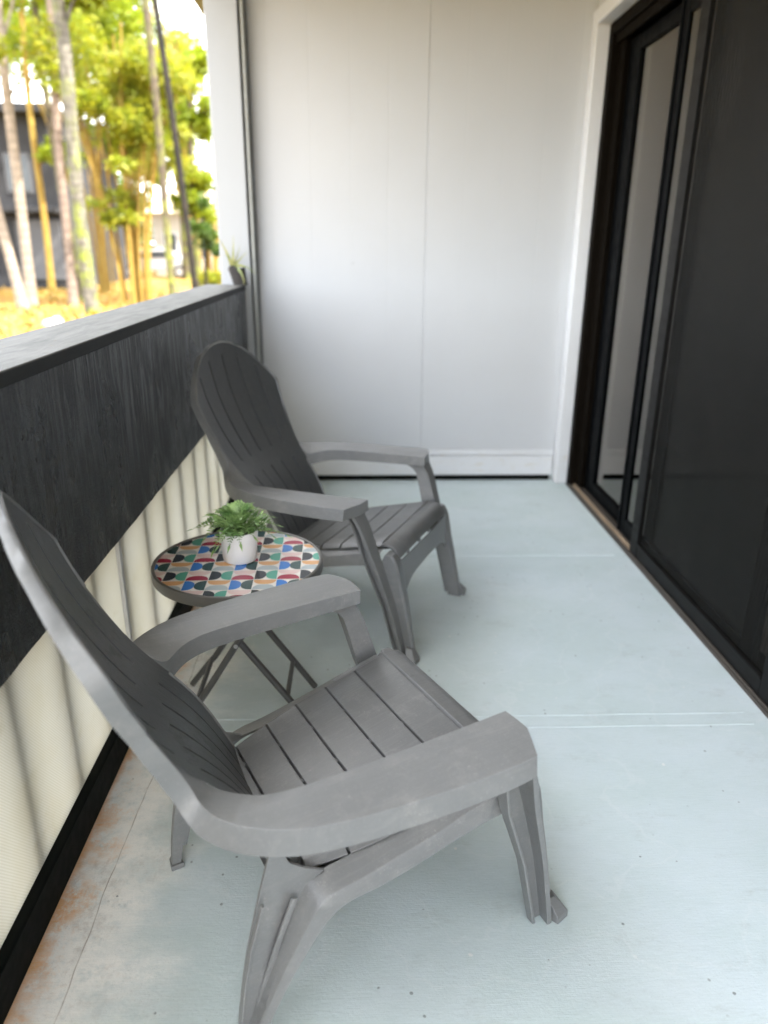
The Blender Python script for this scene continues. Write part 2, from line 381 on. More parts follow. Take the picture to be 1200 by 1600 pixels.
def interp(x, xs, ys):
    if x <= xs[0]: return ys[0]
    for i in range(len(xs)-1):
        if x <= xs[i+1]: return lerp(ys[i], ys[i+1], (x-xs[i])/(xs[i+1]-xs[i]))
    return ys[-1]
def smooth_curve(pts, sub=4):
    """Catmull-Rom through points"""
    P = [Vector(p) for p in pts]; out = []
    for i in range(len(P)-1):
        a = P[max(i-1, 0)]; b = P[i]; c = P[i+1]; d = P[min(i+2, len(P)-1)]
        for k in range(sub):
            t = k/sub
            out.append(.5*((2*b)+(c-a)*t+(2*a-5*b+4*c-d)*t*t+(3*b-a-3*c+d)*t*t*t))
    out.append(P[-1]); return out

XL, XR, YW = -.632, 1.197, 4.10
CEIL_Y = .6  # near edge of the unseen roof, set back to let sky light in
# ---------------------------------------------------------------- setting: ground, balcony floor, ceiling
mb = MB(); mb.add([(-700, -700, -.45), (700, -700, -.45), (700, 700, -.45), (-700, 700, -.45)], [(0, 1, 2, 3)])
tag(mb.build('ground', M['ground'], smooth=False), kind='structure')
mb = MB(); mb.box(XL-.18, XR-.001, -2.5, YW+.25, -.22, 0)
for y in (1.747, 1.803):                       # raised paint ridges either side of the sheet joint
    for k in range(16):
        x0 = -.50+k*.1025; dy = .0012*math.sin(k*2.1); dy1 = .0012*math.sin((k+1)*2.1)
        mb.add([(x0, y-.004+dy, .0002), (x0, y+dy, .0022), (x0, y+.004+dy, .0002), (x0+.1025, y-.004+dy1, .0002), (x0+.1025, y+dy1, .0022), (x0+.1025, y+.004+dy1, .0002)], [(0, 1, 4, 3), (1, 2, 5, 4)])
mb.add([(-.4, 2.972, .0002), (-.4, 2.98, .0035), (-.4, 2.988, .0002), (1.14, 2.972, .0002), (1.14, 2.98, .0035), (1.14, 2.988, .0002)], [(0, 1, 4, 3), (1, 2, 5, 4)])
tag(mb.build('balcony_floor', M['floor'], recalc=False), kind='structure')
mb = MB(); mb.box(-.95, 6.5, CEIL_Y, 11, 2.62, 2.85); mb.box(1.0, 6.5, -3, CEIL_Y, 2.62, 2.85)
tag(mb.build('ceiling', M['ceil'], smooth=False), kind='structure')

# ---------------------------------------------------------------- end wall: siding, base board, corner trim
ew = thing('end_wall', 'white painted grooved board wall closing the far end of the balcony', 'wall', (.3, YW, 0))
def local(mb, ox, oy, oz=0): mb.v = [(x-ox, y-oy, z-oz) for x, y, z in mb.v]; return mb
mb = MB(); gx = [-.44, -.238, -.036, .155, .354, .546, .740, .942, 1.10]
xs = [-.525]
prof = [(-.525, 0)]
for g in gx:
    dpt = .0035 if abs(g-.354) < .01 else .0006
    prof += [(g-.0035, 0), (g-.0015, dpt), (g+.0015, dpt), (g+.0035, 0)]
prof += [(XR, 0)]
def jog(x): return x
ring0 = [(x, YW+d, .10) for x, d in prof]; ring1 = [(x-.010*0, YW+d, 2.63) for x, d in prof]
mb.loft([ring0, ring1], cap=False, closed=False)
mb.box(-.525, XR, YW+.006, YW+.12, .06, 2.63)
for (x, z) in ((-.035, 1.884), (-.03, 1.21)):
    mb.lathe([(.0001, 0), (.006, .001), (.006, .003), (.0001, .0035)], 10)
    mb.v[-40:] = [(x+a, YW-.001-c, z+b) for a, b, c in mb.v[-40:]]; mb.mi[-41+0:] = [1 for _ in mb.mi[-41:]] if False else mb.mi[-41:]
local(mb, .3, YW).build('siding', M['siding'], ew, recalc=False, smooth=False)
mb = MB(); mb.box(-.52, 1.128, YW-.020, YW-.0005, .036, .150); mb.box(-.52, 1.128, YW-.012, YW-.0005, .153, .186)
local(mb, .3, YW).build('base_board', M['trim'], ew, bevel=.004)
mb = MB(); mb.box(-.71, -.557, 4.0, YW+.12, -.22, 2.618)
local(mb, .3, YW).build('corner_board', M['cornerw'], ew, bevel=.004)
mb = MB(); mb.box(-.555, -.526, 4.035, YW+.1, 0.0, 2.618, 1); mb.box(-.547, -.533, 4.015, 4.036, 0.0, 2.618, 0)
local(mb, .3, YW).build('trim_channel', [M['stripg'], M['stripd']], ew, bevel=.002)
mb = MB(); mb.box(-.50, 1.12, YW+.003, YW+.11, .0004, .058)  # strip in black sill paint stands in for shade under the base board
local(mb, .3, YW).build('base_shade_strip', M['sill'], ew, smooth=False)
for x, z in ((-.035, 1.884), (-.03, 1.208)):
    mb = MB(); mb.lathe([(.0045, 0), (.0055, .002), (.002, .0035)], 12); mb.v = [(x+a-.3, -c-.0008, z+b) for a, b, c in mb.v]
    mb.build('screw', M['tleg'], ew)

# ---------------------------------------------------------------- house wall round the door, door casing
hw = thing('house_wall', 'white painted house wall and casing round the sliding door on the right', 'wall', (1.3, 1, 0))
mb = MB(); mb.box(1.16, 1.45, -3, YW+.12, 2.36, 2.619); mb.box(1.205, 1.40, -3, .75, -.44, 2.36); mb.box(1.205, 1.45, 4.105, 11, -.44, 2.619)
local(mb, 1.3, 1).build('wall', M['siding'], hw, smooth=False)
mb = MB(); mb.box(1.135, 1.24, 4.018, YW-.001, 0.001, 2.36); mb.box(1.135, 1.24, .62, 4.016, 2.291, 2.359); mb.box(1.165, 1.2049, .62, .745, 0.001, 2.289)
local(mb, 1.3, 1).build('door_casing', M['trim'], hw, bevel=.008, seg=3)
mb = MB(); mb.box(1.16, 6.4, -3, 11, 2.86, 8.0)  # unseen upper storey, added tall and overhanging to block sun and right-hand sky
tag(local(mb, 3, 1).build('upper_light_blocker', M['siding'], hw, smooth=False))

# ---------------------------------------------------------------- sliding door
sd_ = thing('sliding_door', 'black framed glass sliding door reflecting the white end wall', 'door', (1.25, 2.9, 0))
def P(mb, name, mat, parent, **k): return local(mb, 1.25, 2.9).build(name, mat, parent, **k)
mb = MB(); mb.box(1.200, 1.34, 3.955, 4.014, .012, 2.288); mb.box(1.200, 1.34, .75, 3.954, 2.235, 2.288); mb.box(1.235, 1.34, 3.875, 3.954, .03, 2.234)
mb.box(1.232, 1.248, 3.868, 3.880, .03, 2.234); mb.box(1.215, 1.232, .75, 3.954, 2.195, 2.2345)
P(mb, 'door_frame', M['bronze'], sd_, bevel=.003)
mb = MB(); mb.box(1.197, 1.36, .75, 4.013, -.05, .0115, 1); mb.box(1.2015, 1.207, .75, 4.0, .0115, .022, 1); mb.box(1.226, 1.232, 2.6, 3.95, .0115, .024, 0); mb.box(1.2072, 1.2258, 2.6, 3.95, .0115, .0135, 0)
mb.box(1.252, 1.257, .75, 3.87, .0115, .026, 1)
P(mb, 'track', [M['track'], M['trackd']], sd_, bevel=.001)
# fixed pane
mb = MB(); mb.box(1.262, 1.296, 3.735, 3.872, .027, 2.192); mb.box(1.262, 1.296, 2.55, 3.734, .027, .095); mb.box(1.262, 1.296, 2.55, 3.734, 2.13, 2.192); mb.box(1.262, 1.296, 2.49, 2.549, .027, 2.192)
fx = P(mb, 'fixed_panel', M['black'], sd_, bevel=.003)
mb = MB(); mb.box(1.276, 1.282, 2.551, 3.733, .097, 2.128); local(mb, 1.25, 2.9).build('glass', M['glass'], fx, smooth=False)
# moving pane
mb = MB(); mb.box(1.236, 1.258, 3.155, 3.240, .03, 2.19); mb.box(1.236, 1.258, 2.055, 3.154, .03, .105); mb.box(1.236, 1.258, 2.055, 3.154, 2.12, 2.19); mb.box(1.236, 1.258, 1.975, 2.054, .03, 2.19)
mb.box(1.228, 1.235, 3.205, 3.222, .03, 2.19)
mv = P(mb, 'moving_panel', M['black'], sd_, bevel=.003)
mb = MB(); mb.box(1.245, 1.250, 2.0545, 3.1545, .106, 2.119); local(mb, 1.25, 2.9).build('glass', M['glass'], mv, smooth=False)
# insect screen door
mb = MB(); mb.box(1.208, 1.226, 2.905, 2.985, .02, 2.19); mb.box(1.208, 1.226, 1.86, 2.904, .02, .085); mb.box(1.208, 1.226, 1.86, 2.904, 2.12, 2.19); mb.box(1.208, 1.226, 1.785, 1.859, .02, 2.19)
mb.box(1.2045, 1.2078, 2.9, 2.912, .02, 2.19); mb.box(1.2045, 1.2078, 1.86, 2.90, .074, .084)
sc = P(mb, 'screen_door', M['greyfr'], sd_, bevel=.002)
mb = MB(); mb.add([(1.217, 1.859, .086), (1.217, 2.904, .086), (1.217, 2.904, 2.119), (1.217, 1.859, 2.119)], [(0, 1, 2, 3)])
local(mb, 1.25, 2.9).build('screen_mesh', M['screen'], sc, smooth=False)
# room behind the door
mb = MB(); mb.box(1.36, 6.4, -.5, 6.0, -.1, .0)
tag(mb.build('indoor_floor', M['tile'], smooth=False), kind='structure')
mb = MB(); mb.box(6.4, 6.5, -.5, 6, 0, 2.61); mb.box(1.41, 6.4, -.6, -.5, 0, 2.61); mb.box(1.46, 6.4, 6.0, 6.1, 0, 2.61)
tag(mb.build('indoor_walls', M['inwall'], smooth=False), kind='structure')
mb = MB(); n = 90
mb.loft([[(1.50+.035*math.sin(k*.9)+.012*math.sin(k*2.3), 2.45+k*.014, z) for k in range(n)] for z in (.02, 2.3)], cap=False, closed=False)
tag(mb.build('curtain', M['curtain'], solid=.004), 'dark drawn curtain hanging behind the sliding door glass', 'curtain')

# ---------------------------------------------------------------- parapet on the left
pr = thing('parapet', 'dark painted plywood parapet with pale cap over frosted ribbed panels', 'parapet', (-.63, 1.5, 0))
Q = lambda mb, name, mat, parent=pr, **k: local(mb, -.63, 1.5).build(name, mat, parent, **k)
mb = MB(); ny = 160; 
rb = [(-.592, -2.5+k*(4.034+2.5)/ny, .611+.0008*math.sin(k*1.7)+.0008*math.sin(k*.33+1)) for k in range(ny+1)]
top = [(-.592, y, 1.082) for _, y, _ in rb]; topb = [(-.610, y, 1.082) for _, y, _ in rb]; rbb = [(-.610, y, z) for _, y, z in rb]
mb.loft([rb, top, topb, rbb, rb], cap=False, closed=False)
mb.box(-.770, -.752, -2.5, 4.0, .60, 1.0695)
# note: material coordinates are the part's own, so keep the mesh un-shifted and parent with an offset instead
bd = mb.build('board', M['board'], None, smooth=False); bd.parent = pr; bd.location = (.63, -1.5, 0)
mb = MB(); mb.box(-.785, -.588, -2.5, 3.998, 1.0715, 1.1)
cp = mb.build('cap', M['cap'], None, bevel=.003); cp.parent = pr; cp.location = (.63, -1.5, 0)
mb = MB(); mb.box(-.675, XL, -2.5, 4.09, .0005, .094)
Q(mb, 'sill', M['sill'], bevel=.004)
for (a, b) in ((-2.5, 1.832), (1.85, 4.09)):
    mb = MB(); mb.box(-.660, -.655, a, b, .0945, .66)
    pn = mb.build('translucent_panel', M['panel'], None, smooth=False); pn.parent = pr; pn.location = (.63, -1.5, 0)
mb = MB(); mb.box(-.664, -.645, 1.834, 1.8385, .095, .66, 0); mb.box(-.662, -.648, 1.8387, 1.8440, .095, .66, 1); mb.box(-.664, -.645, 1.8442, 1.8480, .095, .66, 0)
Q(mb, 'joint_strip', [M['chan'], M['chand']], bevel=.0008)
ys = [-.9+.232*k for k in range(21)]
for y in ys:
    mb = MB(); mb.box(-.712, -.675, y-.017, y+.017, -.2, .70)
    Q(mb, 'baluster', M['slat'], bevel=.003)

# ---------------------------------------------------------------- resin chair (x to the sitter's right, y forward, z up)
BZ = [.24, .30, .36, .42, .48, .535, .57, .62, .68, .74, .80]
BY = [-.178, -.200, -.226, -.254, -.292, -.338, -.366, -.397, -.428, -.455, -.475]
BW = [.168, .172, .182, .192, .196, .206, .216, .232, .247, .258, .266]
def back_y(z): return sum(interp(z+d, BZ+[.89, .98], BY+[-.508, -.535]) for d in (-.03, -.015, 0, .015, .03))/5
def back_w(z): return interp(z, BZ, BW) if z > .775 else sum(interp(z+d, BZ, BW) for d in (-.03, -.015, 0, .015, .03))/5
def relax(P, it=6):
    for _ in range(it): P = [P[0]]+[(P[i-1]+P[i]*2+P[i+1])/4 for i in range(1, len(P)-1)]+[P[-1]]
    return P
def arch(ax):
    return interp(ax, [0, .045, .085, .13, .175, .21, .24, .266], [.970, .966, .954, .934, .904, .871, .836, .800])
def make_chair(label, loc, ang):
    t = thing('garden_chair', label, 'chair', loc, R(ang-90))
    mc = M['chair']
    # --- backrest: slotted curved shell + edge flange
    us = [-1]; nsl = 6; rec = set()
    for k in range(1, nsl):
        g = -1+2*k/nsl; us += [lerp(us[-1], g-.018, .5), g-.018, g-.014, g+.014, g+.018]
        rec.update((len(us)-3, len(us)-2))
    us += [lerp(us[-1], 1, .5), 1]
    zrows = [.24, .27, .30, .33, .36, .39, .42, .45, .48, .505, .522, .526, .55, .574, .578, .60, .63, .66, .70, .74, .77, .80]
    ext = [.12, .24, .34, .44, .54, .64, .74, .84, .92, 1.0]
    def conc(z): return interp(z, [.24, .45, .8, .98], [.012, .026, .040, .022])
    def bp(u, i, j=None):
        if i < len(zrows):
            z = zrows[i]; x = u*back_w(z)
        else:
            e = ext[i-len(zrows)]; x = u*.266; z = .80+(arch(abs(x))-.80)*e
        d = 0
        if j in rec and (z <= .5225 or (z > .575 and z < arch(abs(x))-.045)): d = .013
        return (x, back_y(z)-conc(z)*(1-u*u)-d, z-d*.4)
    nr = len(zrows)+len(ext); nu = len(us)
    V = [bp(u, i, j) for i in range(nr) for j, u in enumerate(us)]; F = []
    for i in range(nr-1):
        for j in range(nu-1):
            F.append((i*nu+j, i*nu+j+1, (i+1)*nu+j+1, (i+1)*nu+j))
    # collapse of the arch at the corners (rows meet at z=.80): nudge corner column
    mb = MB(); mb.add(V, F)
    # flange loop
    loop = [V[i*nu] for i in range(0, len(zrows))]
    arc = [(-.266+.532*k/28) for k in range(29)]
    toploop = [(x, back_y(arch(abs(x)))-conc(arch(abs(x)))*(1-(x/.266)**2), arch(abs(x))) for x in arc[1:-1]]
    loop2 = loop+toploop+[V[i*nu+nu-1] for i in range(len(zrows)-1, -1, -1)]
    L = len(loop2); sides = []
    for k, p in enumerate(loop2):
        a = Vector(loop2[max(k-2, 0)]); b = Vector(loop2[min(k+2, L-1)]); sd_v = (b-a).normalized().cross(Vector((0, -.92, -.38))).normalized()
        if sd_v.dot(Vector(p)-Vector((0, p[1], .6))) < 0: sd_v = -sd_v
        sides.append(sd_v)
    sides = relax(sides, 2)
    rings = [[], [], [], [], []]
    for k, p in enumerate(loop2):
        a = Vector(loop2[max(k-1, 0)]); b = Vector(loop2[min(k+1, L-1)]); p = Vector(p); tg = (b-a).normalized()
        nb = Vector((0, -.92, -.38)); side = sides[k].normalized()
        z = p.z; dep = interp(z, [.24, .48, .52, .58, .80, .88, .98], [.012, .014, .022, .028, .029, .021, .014])
        # small notches where the slat ends meet on the arch
        nt = 0
        if z > .81:
            for g in (.089, .178):
                if abs(abs(p.x)-g) < .012: nt = .004
        q0 = p-side*.007; q1 = p-side*(.002+nt); q2 = q1; q3 = q1+nb*dep*.92+side*.001; q4 = q3-side*.006; q5 = p-side*.010+nb*.006
        for rg, q in zip(rings, (q0+Vector((0, .0022, .0008)), q1, q3, q4, q5)): rg.append(tuple(q))
    full = list(map(list, zip(*rings)))
    lo_a = [r_ for r_, p in zip(full, loop2) if p[2] <= .51 and p[0] < 0]; lo_b = [r_ for r_, p in zip(full, loop2) if p[2] <= .51 and p[0] > 0]
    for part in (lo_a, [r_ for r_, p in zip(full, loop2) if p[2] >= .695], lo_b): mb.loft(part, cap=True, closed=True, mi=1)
    mb.build('backrest', [M['chair_shaded'], mc], t, bevel=.0016, seg=2, angle=50, solid=.0)
    # thickness for the shell itself
    bo = t.children[-1] if t.children else None
    # --- seat: cross slats
    def sz(y): return .346+.23*y
    def sw(y): return interp(y, [-.25, -.19, -.12, -.04, .03, .11, .19, .26], [.172, .188, .207, .221, .226, .229, .236, .246])
    mb = MB(); yb = [-.246, -.198, -.122, -.046, .030, .107, .186]
    for k in range(6):
        y0, y1 = yb[k]+.0022, yb[k+1]-.0022; rg = []
        for s_ in (-1, -.93, -.5, 0, .5, .93, 1):
            dz = -.011 if abs(s_) == 1 else (0 if abs(s_) > .6 else -.0025*(1-abs(s_)))
            xa, xb_ = s_*sw(y0), s_*sw(y1)
            rg.append([(xa, y0, sz(y0)+dz), (xb_, y1, sz(y1)+dz), (xb_, y1, sz(y1)-.014), (xa, y0, sz(y0)-.014)])
        mb.loft(rg)
    pf = [(.1895, .3890), (.212, .3905), (.228, .3865), (.241, .3755), (.249, .3600), (.2525, .3480)]
    rg = []
    for s_ in (-1, -.94, -.5, 0, .5, .94, 1):
        o_ = []; xw = .238
        for (y, z) in pf: o_.append((s_*xw, y-(.004 if abs(s_) == 1 else 0), z-(.006 if abs(s_) == 1 else 0)))
        for (y, z) in pf[::-1]: o_.append((s_*xw, y-.010, z-.012))
        rg.append(o_)
    mb.loft(rg)
    mb.loft([[(-.205, y, sz(y)-.030), (.205, y, sz(y)-.030), (.205, y, sz(y)-.033), (-.205, y, sz(y)-.033)] for y in (-.246, -.1, .05, .20)])  # hidden pan added below the slats so the slots look dark
    # ledges under the gaps, as small bridges
    for k in range(1, 7):
        for xx in (-.12, .0, .12):
            mb.box(xx-.006, xx+.006, yb[k]-.008, yb[k]+.008, sz(yb[k])-.016, sz(yb[k])-.006)
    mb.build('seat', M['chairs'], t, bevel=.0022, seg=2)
    # --- seat frame: side ledges, lips and the front apron
    mb = MB()
    inn = [(-.340, .012), (-.318, .066), (-.287, .141), (-.242, .235), (-.210, .288), (-.178, .298), (-.11, .306), (-.04, .3215), (.04, .3400), (.12, .3585), (.19, .3745)]
    out = [(-.338, .008), (-.310, .080), (-.275, .150), (-.236, .221), (-.205, .266), (-.172, .286), (-.11, .295), (-.04, .310), (.04, .329), (.12, .350), (.19, .366)]
    lip = [(-.334, .003), (-.298, .078), (-.258, .148), (-.212, .212), (-.184, .240), (-.150, .258), (-.09, .264), (-.02, .277), (.05, .295), (.13, .312), (.195, .318)]
    for s_ in (-1, 1):
        rg = []
        for (a, b, c) in zip(*(smooth_curve([(y, z, 0) for y, z in q], 3) for q in (inn, out, lip))):
            f = max(0, min(1, (a.x+.2)/.39)); xi = .206; xo = lerp(.250, .264, f)
            if a.x < -.2: 
                g = min(1, (-.2-a.x)/.14); xi = lerp(.206, .222, min(1, g*1.6)); xo = lerp(.250, .254, g)
            rg.append([(s_*xi, a.x, a.y), (s_*(xo-.003), b.x, b.y), (s_*xo, b.x+.001, b.y-.003), (s_*(xo+.006), c.x, c.y), (s_*(xo+.001), c.x-.001, c.y), (s_*(xo-.006), b.x-.003, b.y-.006), (s_*xi, a.x-.002, a.y-.006)])
        mb.loft(rg)
    rg = []
    for k in range(-12, 13):
        x = k/12*.236; zb = interp(abs(x), [0, .12, .16, .19, .21, .236], [.268, .262, .254, .240, .222, .20])
        bow = .004*(1-(x/.236)**2)
        rg.append([(x, .2545+bow, .339), (x, .264+bow, zb), (x, .259+bow, zb), (x, .2465+bow, .335)])
    mb.loft(rg)
    for xx in (-.16, -.05, .05, .16): mb.box(xx-.006, xx+.006, .2395, .2525, .337, .3485)
    mb.build('seat_frame', mc, t, bevel=.0016, seg=2)
    for s_ in (-1, 1):
        # --- armrest
        iz = [(.243, -.4475, .720), (.2375, -.427, .680), (.2295, -.408, .640), (.220, -.3865, .601), (.2125, -.363, .566), (.208, -.340, .538), (.2085, -.318, .522), (.222, -.300, .5215), (.241, -.280, .5265), (.256, -.245, .533), (.263, -.19, .5365), (.267, -.10, .539), (.268, 0, .541), (.268, .09, .543), (.268, .152, .544)]
        oz = [(.2485, -.4480, .720), (.2448, -.4297, .681), (.2395, -.4120, .642), (.2345, -.3960, .606), (.2360, -.384, .577), (.249, -.377, .557), (.270, -.366, .5485), (.296, -.345, .5450), (.320, -.315, .5435), (.343, -.275, .543), (.360, -.22, .542), (.376, -.12, .542), (.386, 0, .543), (.390, .08, .544), (.386, .122, .544)]
        I = relax(smooth_curve(iz, 4)); O_ = relax(smooth_curve(oz, 4)); rg = []; n = len(I)
        for k, (a, b) in enumerate(zip(I, O_)):
            m = (a+b)/2; m.z += .0035 if k > 28 else 0; kk = k/4.
            if k == n-1: m.y += .014
            if k == n-2: m.y += .004
            h = interp(kk, [0, 1, 3, 4, 5.5, 7, 10, 14], [.0235, .0270, .030, .034, .044, .047, .042, .036]); cb = interp(kk, [0, 3, 5, 7], [1, .9, .4, 0]); d = Vector((0, -.92, -.38))*h*cb+Vector((0, -.004, -1))*h*(1-cb)
            w_ = (b-a).normalized()
            bi = a+d+w_*.001; bo_ = b+d+w_*.006*min(1, kk/5); mm = m+d
            rg.append([a, lerp(a, m, .5)+Vector((0, 0, .001)), m, lerp(m, b, .5)+Vector((0, 0, .001)), b, bo_, mm, bi])
        mb = MB(); mb.loft([[(s_*p.x, p.y, p.z) for p in r_] for r_ in rg])
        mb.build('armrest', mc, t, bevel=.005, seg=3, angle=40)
        # --- front leg: post under the arm plus the forward leg below the seat corner
        mb = MB(); rg = []
        lv = [(.512, .060, .140, .272, .352), (.500, .084, .147, .278, .350), (.488, .102, .154, .281, .348), (.470, .114, .163, .282, .346), (.44, .123, .174, .281, .343), (.40, .133, .186, .279, .335), (.345, .147, .204, .276, .325), (.19, .206, .252, .268, .309), (.03, .248, .288, .263, .299), (.003, .254, .292, .263, .298)]
        for (z, yb_, yf, xi, xo) in lv:
            xr = lerp(xi, xo, .55 if z < .495 else .95); xw = xi+.009
            rg.append([(s_*xi, yb_, z), (s_*xr, yb_, z), (s_*xr, yb_+.007, z), (s_*xw, yb_+.007, z), (s_*xw, yf-.011, z), (s_*xo, yf-.013, z), (s_*xo, yf-.001, z), (s_*xi, yf, z)])
        mb.loft(rg)
        rg = []
        for (z, yb_, yf, xi, xo) in [(.366, .212, .236, .228, .2750), (.352, .205, .246, .224, .2745), (.335, .198, .254, .221, .2735), (.30, .196, .262, .219, .2725), (.25, .205, .271, .221, .2715), (.19, .225, .285, .229, .270), (.10, .250, .303, .239, .269), (.03, .268, .318, .246, .268), (.0, .272, .322, .247, .268)]:
            rg.append([(s_*xi, yb_, z), (s_*xi, yf-.004, z), (s_*(xi+.008), yf, z), (s_*(xo-.006), yf, z), (s_*xo, yf-.006, z), (s_*xo, yb_, z)])
        mb.loft(rg)
        mb.loft([[(s_*x, y, z) for x, y, z in q] for q in ([(.262, .285, .0005), (.306, .300, .0005), (.300, .332, .0005), (.262, .336, .0005)], [(.262, .285, .016), (.306, .300, .016), (.300, .332, .016), (.262, .336, .016)], [(.262, .285, .05), (.281, .292, .05), (.277, .312, .045), (.262, .318, .045)])])
        lg = mb.build('leg', mc, t, bevel=.0022, seg=2)
        lg['label'] = 'front leg running up to the armrest'
        # --- rear leg plate
        poly = [(-.347, .0), (-.341, .07), (-.331, .14), (-.317, .214), (-.290, .30), (-.266, .368), (-.262, .388), (-.252, .384), (-.232, .340), (-.205, .318), (-.172, .300), (-.208, .2875), (-.240, .235), (-.285, .141), (-.316, .066), (-.329, .0)]
        rg = []
        for x in (.216, .2235): rg.append([(s_*x*interp(z, [0, .2, .3, .4], [1.0, 1.0, .95, .89]), y, z) for y, z in poly])
        mb = MB(); n = len(poly)
        mb.v = [tuple(p) for r_ in rg for p in r_]
        mb.f = [tuple(range(n))[::-1], tuple(range(n, 2*n))]+[(k, (k+1) % n, n+(k+1) % n, n+k) for k in range(n)]; mb.mi = [0]*len(mb.f)
        # raised rib on the outer face and rear rim
        mb.loft([[(s_*.2236, y0, z0), (s_*.2275, y0+.002, z0), (s_*.2275, y0+.011, z0-.003), (s_*.2236, y0+.013, z0-.004)] for y0, z0 in ((-.240, .285), (-.268, .215), (-.302, .12), (-.322, .05))])
        mb.loft([[(s_*.2236, y0, z0), (s_*.232, y0+.0005, z0), (s_*.232, y0+.005, z0), (s_*.2236, y0+.006, z0)] for y0, z0 in ((-.2925, .30), (-.3175, .214), (-.3315, .14), (-.3415, .07), (-.3475, .002))])
        mb.loft([[(s_*.211, -.350, z), (s_*.238, -.348, z), (s_*.252, -.338, z), (s_*.252, -.326, z), (s_*.211, -.322, z)] for z in (.0004, .013)])
        lg = mb.build('leg', mc, t, bevel=.0014, seg=2)
        lg['label'] = 'splayed rear leg under the backrest'
    for o in t.children:
        if o.name.startswith('backrest'):
            o.modifiers.clear() if hasattr(o.modifiers, 'clear') else None
    return t
def finish_back(t):
    pass
make_chair('grey resin garden chair leaning back toward the white end wall, behind the round table', (-.001, 2.487, 0), -24.2)
make_chair('grey resin garden chair nearest the camera, in front of the round table', (-.008, 1.230, 0), 27.7)

# ---------------------------------------------------------------- folding round table
tx, ty = -.325, 1.810
tb = thing('round_table', 'small round folding table with coloured half-circle pattern between the chairs', 'table', (tx, ty, 0))
mb = MB(); mb.lathe([(.2165, .4985), (.2165, .5030), (.2205, .5045), (.2245, .503), (.2255, .498), (.2255, .478), (.2235, .474), (.2150, .474), (.2150, .490), (.2165, .4985)], 96, cap=False)
mb.build('rim', M['tframe'], tb)
cols = dict(base=(.74, .70, .65), blue=(.03, .17, .52), dgreen=(.010, .055, .055), crim=(.30, .012, .045), pink=(.66, .50, .47), orange=(.62, .34, .15), grey=(.38, .43, .45), navy=(.006, .012, .024), teal=(.08, .33, .25))
tm = {k: simple('print_'+k, c, .22, 0, .04, 30, .02, 60, coat=.25) for k, c in cols.items()}
names = list(cols)
mb = MB(); cir = [(.2164*math.cos(2*math.pi*k/96), .2164*math.sin(2*math.pi*k/96)) for k in range(96)]
mb.add([(x, y, .5000) for x, y in cir]+[(x, y, .492) for x, y in cir], [tuple(range(96)), tuple(range(191, 95, -1))]+[(k, (k+1) % 96, 96+(k+1) % 96, 96+k) for k in range(96)], 0)
def clip(poly, rad):
    for k in range(48):
        a = 2*math.pi*k/48; nx, ny_ = math.cos(a), math.sin(a); out = []
        for i in range(len(poly)):
            p, q = poly[i], poly[(i+1) % len(poly)]
            dp = rad-(p[0]*nx+p[1]*ny_); dq = rad-(q[0]*nx+q[1]*ny_)
            if dp >= 0: out.append(p)
            if (dp >= 0) != (dq >= 0):
                t_ = dp/(dp-dq); out.append((lerp(p[0], q[0], t_), lerp(p[1], q[1], t_)))
        poly = out
        if len(poly) < 3: return []
    return poly
cw, ch = .0575, .0572; ox, oy = -.444-tx, 1.690-ty; tilt = R(1.5)
def put(poly, col):
    poly = [(x*math.cos(tilt)-y*math.sin(tilt), x*math.sin(tilt)+y*math.cos(tilt)) for x, y in poly]
    poly = clip(poly, .2155)
    if poly: mb.add([(x, y, .5004) for x, y in poly], [tuple(range(len(poly)))], names.index(col))
def pw(v): return math.copysign(abs(v)**.82, v)
def halfell(cx, cy, rx, ry, a0): return [(cx+rx*pw(math.cos(a0+math.pi*k/18)), cy+ry*pw(math.sin(a0+math.pi*k/18))) for k in range(19)]
for i in range(-5, 9):
    for j in range(-9, 9):
        x0 = ox+i*cw; y0 = oy+j*ch
        if (i+j) % 2 == 0:   # stacked cells: bowl above, dome below
            up_, dn = ('pink', 'crim') if i % 2 == 0 else ('orange', 'grey')
            put(halfell(x0+cw/2, y0+ch-.0012, cw*.49, ch*.44, math.pi), up_)
            put(halfell(x0+cw/2, y0+.0012, cw*.49, ch*.49, 0), dn)
        else:
            l_, r2 = ('blue', 'dgreen') if i % 2 == 0 else ('navy', 'teal')
            put(halfell(x0+.0008, y0+ch/2, cw*.49, ch*.47, -math.pi/2), l_)
            put(halfell(x0+cw-.0008, y0+ch/2, cw*.49, ch*.47, math.pi/2), r2)
mb.build('tabletop', [tm[k] for k in names], tb, smooth=False, recalc=False)
def tl(name, pts, r, parent, mat='tleg', n=12):
    mb = MB(); mb.tube([(x-tx, y-ty, z) for x, y, z in pts], r, n); return mb.build(name, M[mat], parent, angle=50)
Lq = [(-.455, .474), (-.33, .289), (-.231, .146), (-.205, .108), (-.139, .011)]
for y in (1.755, 1.950):
    tl('leg', smooth_curve([(x, y, z) for x, z in Lq], 3), .0092, tb)
Lp = [(-.215, .474), (-.332, .289), (-.432, .128), (-.460, .092), (-.522, .011)]
for y in (1.733, 1.972):
    tl('leg', smooth_curve([(x, y, z) for x, z in Lp], 3), .0092, tb)
tl('stretcher', [(-.205, 1.755, .105), (-.205, 1.950, .105)], .007, tb)
tl('stretcher', [(-.455, 1.733, .10), (-.455, 1.972, .10)], .007, tb)
tl('stretcher', [(-.452, 1.74, .470), (-.452, 1.97, .470)], .008, tb)
tl('stretcher', [(-.218, 1.72, .470), (-.218, 1.985, .470)], .008, tb)
for y in (1.7225, 1.9825):
    tl('rivet', [(-.332, y-.0012, .289), (-.332, y+.0012, .289)], .0058, tb, 'rivet')
